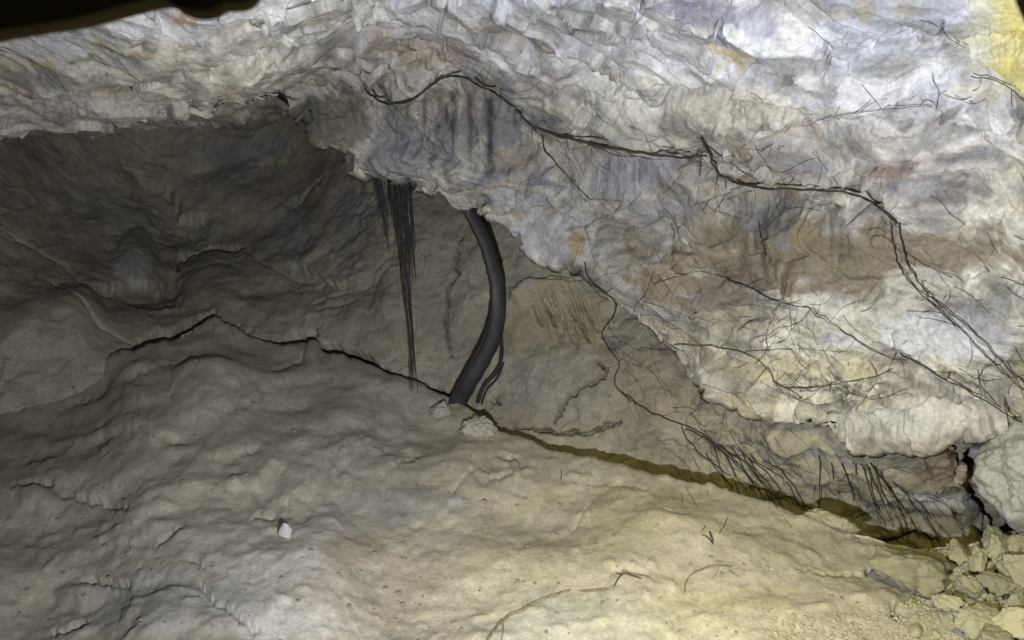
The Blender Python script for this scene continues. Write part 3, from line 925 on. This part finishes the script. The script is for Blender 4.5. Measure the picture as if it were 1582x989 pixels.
ROOTS = [  # line, width px, taper, label, branches
    ([(563, 136), (575, 148), (590, 157), (610, 160), (640, 152), (665, 134), (685, 120), (715, 118), (735, 130), (760, 141), (776, 152), (792, 165), (805, 180), (830, 203)], 5.5, .9,
     'black root looping over the grey pocket under the ceiling edge', []),
    ([(826, 198), (860, 210), (900, 219), (960, 232), (1020, 240), (1060, 243), (1092, 240)], 6, .9, 'black root running level below the cream rock band', [[(870, 208), (930, 215), (1000, 225), (1080, 236)], [(900, 222), (960, 240), (1030, 246)], [(1000, 238), (1040, 232), (1084, 234)]]),
    ([(1083, 214), (1096, 238), (1108, 266), (1135, 281), (1180, 290), (1240, 293), (1305, 298), (1338, 308), (1365, 326), (1384, 346)], 6, .9, 'long black root from the rock notch toward the right wall', [[(1085, 222), (1120, 245), (1150, 268), (1185, 286)], [(1108, 262), (1105, 290), (1085, 325)], [(1122, 278), (1118, 305), (1100, 335)], [(1082, 236), (1080, 280), (1075, 320)]]),
    ([(1376, 344), (1379, 370), (1386, 402), (1402, 430), (1432, 462), (1480, 506), (1530, 556), (1590, 612)], 4.2, .8, 'left strand of the two parallel roots on the right wall', [[(1378, 374), (1365, 366), (1350, 364)]]),
    ([(1388, 344), (1396, 384), (1406, 414), (1428, 446), (1446, 466), (1505, 512), (1548, 560), (1590, 596)], 5, .8, 'right strand of the two parallel roots on the right wall', [[(1400, 390), (1430, 410), (1470, 430)]]),
    ([(838, 208), (842, 234), (856, 250), (880, 276), (896, 292), (915, 310)], 3, .5, 'thin root dropping from the level root beside the blue grey face', [[(860, 255), (835, 270), (800, 285)]]),
    ([(904, 406), (908, 428), (934, 452), (952, 470), (948, 488), (932, 510), (936, 532), (956, 560), (949, 582), (956, 602), (976, 622)], 5, .8, 'crooked black root down the edge of the overhanging rock', [[(934, 452), (920, 440), (915, 425)], [(955, 560), (975, 545)]]),
    ([(960, 604), (1000, 634), (1040, 650), (1075, 664), (1110, 690), (1150, 712), (1180, 748), (1212, 784)], 5, .7, 'dark root sweeping down to the mud at the foot of the wall', []),
    ([(1122, 430), (1145, 440), (1180, 455), (1205, 468), (1245, 475), (1266, 490), (1300, 510), (1330, 530), (1372, 552), (1400, 556)], 4.2, .7, 'forked black root crossing below the reddish brown patch', [[(1180, 455), (1190, 470), (1230, 480)], [(1145, 440), (1120, 430), (1080, 420), (1040, 424)], [(1205, 468), (1190, 490), (1184, 520), (1186, 535)], [(1250, 480), (1230, 500), (1200, 506), (1186, 520)]]),
    ([(1390, 545), (1450, 580), (1500, 606), (1540, 632), (1582, 656)], 6, .8, 'thick grey brown root slanting to the gap above the boulder', [[(1510, 560), (1512, 590), (1525, 610), (1545, 630)], [(1545, 562), (1520, 570), (1512, 585)]]),
    ([(1040, 532), (1100, 535), (1150, 545), (1185, 570), (1200, 595), (1235, 600), (1290, 594), (1345, 584), (1378, 570)], 3.6, .8, 'wavy black root along the underside of the white rock', [[(1150, 545), (1180, 540), (1260, 540), (1300, 545)], [(1290, 594), (1310, 600), (1330, 605)], [(1370, 575), (1385, 545)], [(1200, 595), (1215, 610), (1260, 625), (1330, 618)], [(1340, 555), (1355, 575), (1352, 590)]]),
    ([(1010, 420), (1000, 450), (985, 470), (975, 488)], 2.6, .7, 'short dark root on the pale rib left of the brown patch', [[(1010, 440), (1040, 430), (1060, 425)], [(995, 465), (1040, 480), (1080, 500)], [(990, 470), (1010, 520), (1060, 545)]]),
    ([(1185, 395), (1175, 370), (1172, 330)], 4, .5, 'short dark root hanging above the brown patch', []),
    ([(1245, 195), (1275, 184), (1320, 175), (1375, 168), (1440, 164)], 2.2, .6, 'fine dark root following the crack in the upper right rock', [[(1448, 165), (1450, 150), (1462, 140)]]),
    ([(1290, 600), (1320, 612), (1360, 616), (1400, 600)], 2.8, .6, 'curved fine root below the white rock at the right', []),
    ([(1500, 118), (1540, 125), (1565, 140), (1590, 165)], 4, .8, 'dark root at the right edge below the yellow torch glow painted on the rock', []),
]
for line, wd, tp, lab, br in ROOTS:
    wd = wd * (.8 if 'level' in lab or 'rock notch' in lab or 'looping' in lab else .5)
    g = MB().add(root_geo(line, wd * .85, tp, .006, 1.5, 9, 6, True))
    o = tag(g.build('root', M_ROOT, origin=g.v[0]), lab, 'root', 'roots creeping over the cave rock')
    for b in br:
        q = MB().add(root_geo(b, max(1.1, wd * 0.45), .3, 0.001))
        c = q.build('root_branch', M_ROOT, origin=q.v[0])
        c.parent = o
        c.location = Vector(q.v[0]) - o.location

# roots that leave the rock and hang in the gap above the mud
FAN = []
for (x0, y0, x1, y1, x2, y2) in [(1052, 660, 1080, 700, 1130, 735), (1060, 662, 1100, 690, 1122, 745), (1100, 685, 1150, 730, 1172, 770), (1112, 690, 1150, 725, 1182, 775), (1130, 690, 1155, 735, 1190, 778), (1140, 692, 1170, 740, 1200, 784), (1146, 700, 1185, 745, 1208, 785),
                                 (1152, 705, 1195, 740, 1222, 788), (1160, 705, 1210, 740, 1240, 788), (1120, 700, 1140, 740, 1160, 768), (1180, 712, 1215, 735, 1250, 792), (1090, 700, 1105, 725, 1135, 755)]:
    FAN.append((x0, y0, x1, y1, x2, y2))
ORD = ['leftmost', 'second', 'third', 'fourth', 'fifth', 'sixth', 'seventh', 'eighth', 'ninth', 'tenth', 'eleventh', 'twelfth', 'thirteenth', 'fourteenth', 'rightmost']
FAN.sort(key=lambda q: q[4])
for kk, (x0, y0, x1, y1, x2, y2) in enumerate(FAN):
    nth = ORD[kk] + (' from the left' if 0 < kk < len(FAN) - 1 else '') if kk < len(FAN) - 1 else 'rightmost'
    g = MB().add(root_geo([(x0, y0), (x1, y1), (x2, y2)], 1.8, .6, 0.012, 2.0))
    tag(g.build('root_strand', M_ROOT, origin=g.v[0]), f'black strand {nth} in the root fan reaching down to the mud', 'root', 'root strands fanning down below the right wall')
HANG = sorted([(1265, 706, 1267, 750, 1268, 795), (1285, 715, 1286, 728, 1288, 742), (1318, 714, 1322, 724, 1326, 735), (1300, 715, 1314, 750, 1318, 775), (1330, 716, 1345, 760, 1362, 812), (1338, 718, 1360, 765, 1380, 815), (1345, 715, 1370, 770, 1400, 830), (1350, 722, 1385, 770, 1404, 832),
                                 (1360, 730, 1395, 785, 1420, 830), (1345, 740, 1352, 780, 1366, 812), (1380, 745, 1420, 790, 1452, 832), (1400, 760, 1440, 800, 1470, 832), (1430, 790, 1440, 810, 1452, 834), (1470, 790, 1478, 810, 1490, 826), (1440, 770, 1462, 782, 1475, 800)], key=lambda q: q[4])
for kk, (x0, y0, x1, y1, x2, y2) in enumerate(HANG):
    nth = ORD[kk] + (' from the left' if 0 < kk < len(HANG) - 1 else '')
    g = MB().add(root_geo([(x0, y0), (x1, y1), (x2, y2)], 1.8, .6, 0.014, 2.0))
    tag(g.build('hanging_root', M_ROOT, origin=g.v[0]), f'black root hanging {nth} in the hollow left of the boulder', 'root', 'roots hanging into the hollow left of the boulder')

# hair roots: far too many to count
mb = MB()


def walk(x, y, ang, n, stepl, wd, curl=0.5):
    line = [(x, y)]
    for _ in range(n):
        ang += (rnd.random() - .5) * curl * 1.2
        x += math.cos(ang) * stepl
        y += math.sin(ang) * stepl
        line.append((x, y))
    mb.add(root_geo(line, wd * .62, .3, 0.0008, 0.6, 10, 4))


for line, wd, tp, lab, br in ROOTS:
    L = [line] + br
    for ln in L:
        for k in range(len(ln) - 1):
            (ax, ay), (bx, by) = ln[k], ln[k + 1]
            for _ in range(1):
                t = rnd.random()
                base = math.atan2(by - ay, bx - ax)
                walk(ax + (bx - ax) * t, ay + (by - ay) * t, base + rnd.choice((-1, 1)) * (0.2 + rnd.random() * 0.9), rnd.randint(4, 8), 7, .9 + rnd.random() * .5, 1.3)
for _ in range(18):
    walk(1235 + rnd.gauss(0, 22), 588 + rnd.gauss(0, 9), rnd.gauss(0.2, 1.0), 4, 8, 1.4, 1.2)
for _ in range(23):
    walk(1210 + rnd.gauss(0, 60), 490 + rnd.gauss(0, 28), rnd.gauss(0.5, .6), 6, 9, 1.1, .9)
for _ in range(25):
    walk(1130 + rnd.gauss(0, 60), 700 + rnd.gauss(0, 22), rnd.gauss(0.9, .25), 7, 9, 1.2, .5)
for _ in range(18):
    walk(1350 + rnd.gauss(0, 50), 735 + rnd.gauss(0, 22), rnd.gauss(1.1, .25), 6, 9, 1.2, .5)
for _ in range(23):
    walk(950 + rnd.random() * 330, 220 + rnd.random() * 110, rnd.gauss(.25, .5), 7, 9, 1.1, .6)
for _ in range(18):
    walk(1400 + rnd.random() * 180, 300 + rnd.random() * 320, rnd.gauss(.7, .3), 8, 9, 1.1, .5)
for _ in range(11):
    walk(1020 + rnd.random() * 250, 580 + rnd.random() * 90, rnd.gauss(.6, .4), 7, 9, 1.1, .6)
for _ in range(11):
    walk(640 + rnd.random() * 240, 130 + rnd.random() * 130, rnd.gauss(.7, .5), 6, 9, 1.0, .5)
for _ in range(8):
    walk(900 + rnd.random() * 650, 20 + rnd.random() * 170, rnd.gauss(.3, .6), 6, 9, 1.0, .7)
for _ in range(14):
    walk(940 + rnd.random() * 90, 470 + rnd.random() * 150, rnd.gauss(.9, .5), 6, 9, 1.1, .8)
tag(mb.build('hair_roots', M_HAIR), 'fine dark hair roots matted over the overhanging rock', 'roots', None, 'stuff')

# ------------------------------------------------------------------ the hanging curtain of black root fibre
cur = thing('root_curtain', 'curtain of straight black root fibres hanging left of the hose', 'roots', P(612, 262, 2.56))
for k in range(52):
    long_ = k % 4 == 0
    Y = 2.56 + 0.04 * rnd.random()
    if long_:
        xt, yb = 604 + 27 * rnd.random(), 578 + rnd.random() * 32
        xb = 637 + rnd.gauss(0, 3)
    else:
        xt = rnd.choice((582, 586, 596, 604, 612, 622, 626, 630)) + rnd.gauss(0, 1.5)
        yb = 305 + (xt - 578) * 1.6 + rnd.random() * 70
        xb = xt + 3 + (yb - 262) * .07 + rnd.gauss(0, 2)
    line = [(xt, 248), (xt + (xb - xt) * .12, 262 + (yb - 262) * .25), (xt + (xb - xt) * .5, 262 + (yb - 262) * .55), (xt + (xb - xt) * .85, 262 + (yb - 262) * .8), (xb, yb)]
    pts = resample([P(a + rnd.gauss(0, 1.6), b + rnd.gauss(0, 4), Y) for a, b in line], 18)
    wd = (0.9 + 1.8 * rnd.random() ** 1.5) if long_ else (0.9 + 3.2 * rnd.random() ** 1.6)
    g = MB().add(tube_geo(pts, [wd * 0.5 * Y / F * (1 - .7 * i / 17) for i in range(18)], 5))
    g.build('fibre', M_FIBRE, cur)

# ------------------------------------------------------------------ the thick black hose
hz = thing('hose', 'thick black hose bowed from the rock lip down behind the mud bank', 'hose', P(705, 612, 2.6))
hl = [(712, 300, 2.5), (729, 333, 2.5), (749, 373, 2.5), (761, 409, 2.5), (769, 446, 2.5), (769.5, 482, 2.51), (763, 519, 2.53), (746, 555, 2.55), (725, 591, 2.57), (708, 622, 2.6), (696, 650, 2.62)]
hp = resample([P(*q) for q in hl], 60)
hw = np.interp(np.linspace(0, 1, 60), [0, .12, .35, .55, .8, 1], [10, 11, 12.4, 12.8, 13.2, 13.2]) * (1 + 0.03 * np.sin(np.arange(60) * 1.7))
g = MB().add(tube_geo(hp, [hw[i] * hp[i].y / F for i in range(60)], 20, .5))
g.build('tube', M_HOSE, hz)
# thin dark tube along the left edge
sp = [Vector((p.x - hw[i] * 0.93 * p.y / F * (0.95 if i > 25 else .9), p.y - 0.004, p.z + (0.0 if i < 30 else 0.012))) for i, p in enumerate(hp)]
g = MB().add(tube_geo(sp, [0.0042] * 60, 6))
g.build('edge_tube', M_RUBBER, hz)
g = MB().add(root_geo([(773, 520), (775, 545), (768, 572), (748, 596), (738, 622)], 7, .9, .03, .3, 8))
tag(g.build('cable', M_RUBBER, origin=g.v[0]), 'thin black cable hanging along the right of the hose', 'cable')
g = MB().add(root_geo([(778, 560), (768, 585), (752, 602), (744, 625)], 3.6, .9, .02, .3, 8))
tag(g.build('cable', M_RUBBER, origin=g.v[0]), 'thinnest grey cable curving into the mud right of the hose', 'cable')


# ------------------------------------------------------------------ stones
def ico(sub):
    t = (1 + 5 ** .5) / 2
    v = [Vector(q).normalized() for q in ((-1, t, 0), (1, t, 0), (-1, -t, 0), (1, -t, 0), (0, -1, t), (0, 1, t), (0, -1, -t), (0, 1, -t), (t, 0, -1), (t, 0, 1), (-t, 0, -1), (-t, 0, 1))]
    f = [(0, 11, 5), (0, 5, 1), (0, 1, 7), (0, 7, 10), (0, 10, 11), (1, 5, 9), (5, 11, 4), (11, 10, 2), (10, 7, 6), (7, 1, 8), (3, 9, 4), (3, 4, 2), (3, 2, 6), (3, 6, 8), (3, 8, 9), (4, 9, 5), (2, 4, 11), (6, 2, 10), (8, 6, 7), (9, 8, 1)]
    for _ in range(sub):
        mid, nf = {}, []

        def m_(a, b):
            k = (min(a, b), max(a, b))
            if k not in mid:
                v.append(((v[a] + v[b]) * .5).normalized())
                mid[k] = len(v) - 1
            return mid[k]
        for a, b, c in f:
            x, y, z = m_(a, b), m_(b, c), m_(c, a)
            nf += [(a, x, z), (b, y, x), (c, z, y), (x, y, z)]
        f = nf
    return np.array([list(q) for q in v]), f


def rock_mesh(name, sub, seed, mat, cuts=9, rough=0.06, size=(1, 1, 1), round_=0.0):
    v, f = ico(sub)
    r = np.random.RandomState(seed)
    for _ in range(cuts):                       # broken faces
        d = r.normal(size=3)
        d /= np.linalg.norm(d)
        h = (0.5 if round_ == 0 else 0.62) + 0.3 * r.rand() + round_
        k = v @ d
        v = np.where((k > h)[:, None], v - d * (k - h)[:, None] * (0.99 if round_ == 0 else 0.93), v)
    u = v / np.linalg.norm(v, axis=1, keepdims=True)
    v = v + u * (rough * 2.2 * fbm(v * 1.7 + seed, 3, seed) + rough * fbm(v * 5 + seed, 4, seed + 3, 0.65))[:, None]
    v = v * np.array(size)
    me = bpy.data.meshes.new(name)
    me.from_pydata(v.tolist(), [], f)
    me.polygons.foreach_set('use_smooth', [True] * len(f))
    me.materials.append(mat)
    me.update()
    return me


def put(name, me, loc, scale, rot, label, cat, group=None):
    o = bpy.data.objects.new(name, me)
    COL.objects.link(o)
    o.location = loc
    o.scale = scale if hasattr(scale, '__len__') else (scale,) * 3
    o.rotation_euler = rot
    return tag(o, label, cat, group)


# big boulder wedged at the right
put('boulder', rock_mesh('boulder', 5, 5, M_BOULDER, 12, 0.06, (1, .9, .95), .06), P(1650, 742, 1.66), (.185, .17, .15), (0, 0.35, 0.3), 'large rounded grey boulder wedged under the overhang at the right edge', 'boulder')
put('rock', rock_mesh('rock', 4, 9, M_PALE, 8, 0.11, (1, .8, .72), .04), P(741, 664, 2.40), (.056, .05, .05), (0.1, .15, .2), 'pale rounded stone on the mud crest under the hose', 'stone')
put('rock', rock_mesh('rock', 4, 19, M_PALE, 8, 0.11, (1, .8, .7), .04), P(684, 636, 2.53), (.046, .04, .042), (0, .1, .9), 'smaller pale mud covered stone just left of the hose foot', 'stone')

ST = [  # px, py, half width px, half height px, label
    (1412, 884, 64, 34, 'large flat yellowish slab of stone left of the rubble'),
    (1372, 872, 30, 20, 'blocky stone tucked at the left end of the flat slab'),
    (1538, 842, 30, 20, 'rounded stone directly below the boulder in the rubble'),
    (1578, 845, 24, 26, 'upright stone at the right edge below the boulder'),
    (1576, 890, 32, 26, 'broad stone at the right edge midway down the rubble'),
    (1512, 868, 20, 14, 'small stone in the middle of the rubble heap'),
    (1545, 905, 24, 17, 'angular stone in the rubble above the bottom edge'),
    (1500, 905, 28, 14, 'flat stone on the left side of the rubble heap'),
    (1515, 962, 34, 20, 'pale stone near the bottom edge left of another'),
    (1566, 958, 26, 22, 'pale stone in the bottom right corner of the frame'),
    (1480, 854, 20, 9, 'low flat stone under the dark hole'),
    (1575, 935, 20, 18, 'stone on the right edge just above the corner'),
    (1540, 988, 34, 16, 'grey stone cut off by the bottom edge at the right'),
    (1460, 930, 22, 11, 'low stone at the left foot of the rubble heap'),
    (1280, 802, 34, 13, 'small crumbly pale stone on the mud crest at the foot of the wall'),
]
shapes = [rock_mesh('stone', 4, 40 + k, M_STONE, 14, 0.085, (1.15, 1.0, 1.1)) for k in range(6)]
for k, (x, y, hw_, hh, lab) in enumerate(ST):
    Y = depth_at(x, min(y + hh * .6, 1080))
    put('stone', shapes[k % 6], P(x, y, Y - 0.035), (hw_ * Y / F * 1.12, hw_ * Y / F * .9, hh * Y / F * 1.15), (rnd.gauss(0, .3), rnd.gauss(0, .3), rnd.gauss(0, .8)), lab, 'stone', 'stones in the rubble at the lower right')
small = [rock_mesh('pebble', 2, 80 + k, M_STONE, 12, 0.05, (1.1, 1.0, 1.0)) for k in range(5)]
for k in range(120):
    x = 1485 + rnd.random() * 120 - abs(rnd.gauss(0, 30))
    y = 842 + rnd.random() * 150
    if y > 900:
        x -= rnd.random() * 60
    Y = depth_at(x, min(y, 1080))
    r = (3.5 + rnd.random() ** 2 * 10) * Y / F
    put('pebble', small[k % 5], P(x, y, Y - r * .2), (r * 1.15, r, r * .8), (rnd.gauss(0, .4), rnd.gauss(0, .4), rnd.random() * 6), 'small loose pebble lying among the larger rubble stones', 'pebble', 'pebbles among the rubble stones')
# grit
mb2 = MB()
iv, fi = ico(0)
for _ in range(2600):
    if rnd.random() < .6:
        x, y = 1180 + rnd.random() * 340, 915 + rnd.random() * 95
        if y < 930 + (1420 - x) * .1:
            continue
    else:
        x, y = 1400 + rnd.random() * 190, 850 + rnd.random() * 150
    Y = depth_at(x, min(y, 1080))
    r = (0.9 + rnd.random() ** 3 * 4.0) * Y / F
    c = P(x, y, Y - r * .3)
    mb2.add(([c + Vector(q) * r * (.7 + .5 * rnd.random()) for q in iv.tolist()], fi))
tag(mb2.build('grit', M_GRIT, None, False), 'fine grit strewn over the mud at the lower right', 'grit', None, 'stuff')


mb3 = MB()
for _ in range(2200):
    x, y = rnd.random() * 1560 + 5, 520 + rnd.random() * 475
    yc = float(np.interp(x, [q[0] for q in CREST], [q[1] for q in CREST]))
    if y < yc + 12:
        continue
    Y = depth_at(x, y)
    r = (0.7 + rnd.random() ** 5 * 4.5) * Y / F
    c = P(x, y, Y + r * .25)
    mb3.add(([c + Vector((q[0], q[1], q[2] * .7)) * r * (.7 + .5 * rnd.random()) for q in iv.tolist()], fi))
tag(mb3.build('mud_crumbs', M_GRIT2), 'small crumbs of dry mud scattered over the cave floor', 'crumbs', None, 'stuff')

# ------------------------------------------------------------------ twigs and roots lying on the mud
def twig(name, label, main, wd, subs, mat, cat, lift=.003):
    g = MB().add(root_geo(main, wd, .6, lift, .8, 10))
    o = tag(g.build(name, mat, origin=g.v[0]), label, cat)
    for s in subs:
        q = MB().add(root_geo(s, wd * .6, .5, lift, .8, 10))
        c = q.build('side_shoot', mat, origin=q.v[0])
        c.parent = o
        c.location = Vector(q.v[0]) - o.location


chip = rock_mesh('stone_chip', 2, 31, M_CHIP, 14, 0.02, (1, .5, 1))
put('stone_chip', chip, P(440, 822, depth_at(440, 828) - 0.008), (.021, .02, .026), (.3, .2, .1), 'small white stone chip stuck in the grey mud at the lower left', 'stone')
twig('twig', 'small forked dark twig standing in the yellow lit mud', [(1092, 808), (1098, 825), (1102, 838), (1098, 855)], 3, [[(1102, 836), (1116, 818), (1124, 800)], [(1100, 838), (1088, 825), (1080, 832)], [(1090, 812), (1084, 822)]], M_ROOT, 'twig', .008)
twig('twig', 'thin arched twig lying on the mud above the bottom edge', [(1058, 915), (1060, 898), (1074, 884), (1095, 876), (1116, 874), (1130, 876)], 3, [[(1112, 874), (1106, 888), (1098, 896)], [(1116, 874), (1132, 884), (1142, 892)]], M_ROOTB, 'twig')
twig('root', 'pale brown root arching across the mud at the bottom edge', [(748, 1000), (762, 975), (780, 955), (805, 942), (840, 925), (872, 914), (910, 913), (950, 910)], 5.5, [[(775, 958), (778, 975), (772, 1000)]], M_ROOTB, 'root')
twig('twig', 'short crooked twig on the mud right of the brown root', [(948, 906), (958, 890), (968, 886), (985, 893), (1004, 897)], 2.6, [[(960, 889), (950, 884)]], M_ROOT, 'twig')
twig('twig', 'hair thin twig upright on the mud below the crest', [(866, 745), (867, 735), (867, 727)], 2, [], M_ROOT, 'twig', .006)


# ------------------------------------------------------------------ dark objects of unknown kind close to the lens, behind the torches and so unlit
def near_object(name, outline, Y, thick, label, mat):
    n = 120
    m = len(outline)
    ring = resample([(a, b, 0) for a, b in outline + [outline[0]]], n + 1)[:-1]
    cx = sum(q.x for q in ring) / n
    cyy = sum(q.y for q in ring) / n
    v, f = [], []
    prof = [(-1, .90), (-.8, .965), (-.45, .992), (0, 1), (.45, .992), (.8, .965), (1, .9)]
    for dy, sc in prof:
        for k, q in enumerate(ring):
            jx = rnd.gauss(0, .5)
            v.append(P(cx + (q.x - cx) * sc + jx, cyy + (q.y - cyy) * sc, Y) + Vector((0, dy * thick, 0)))
    for j in range(len(prof) - 1):
        for k in range(n):
            k2 = (k + 1) % n
            f.append((j * n + k, j * n + k2, (j + 1) * n + k2, (j + 1) * n + k))
    f.append(tuple(range(n - 1, -1, -1)))
    f.append(tuple((len(prof) - 1) * n + k for k in range(n)))
    g = MB()
    g.v, g.f = v, f
    return tag(g.build(name, mat, origin=P(cx, cyy, Y)), label, 'ledge')  # ledge is only the category; kind of object unknown


near_object('dark_object', [(-300, 105), (-120, 80), (0, 58), (60, 48), (125, 38), (200, 18), (245, 7), (270, 6), (286, 16), (310, 25), (335, 22), (356, 12), (385, 10), (405, -8), (430, -60), (420, -160), (100, -200), (-300, -150)], .2, .004, 'dark brown unlit object blurred across the top left corner', M_DARK)
near_object('dark_object', [(1572, -60), (1580, -10), (1588, 12), (1600, 36), (1618, 58), (1680, 60), (1700, -40), (1640, -110), (1570, -110)], .2, .004, 'dark unlit object blurred in the top right corner', M_GREY)
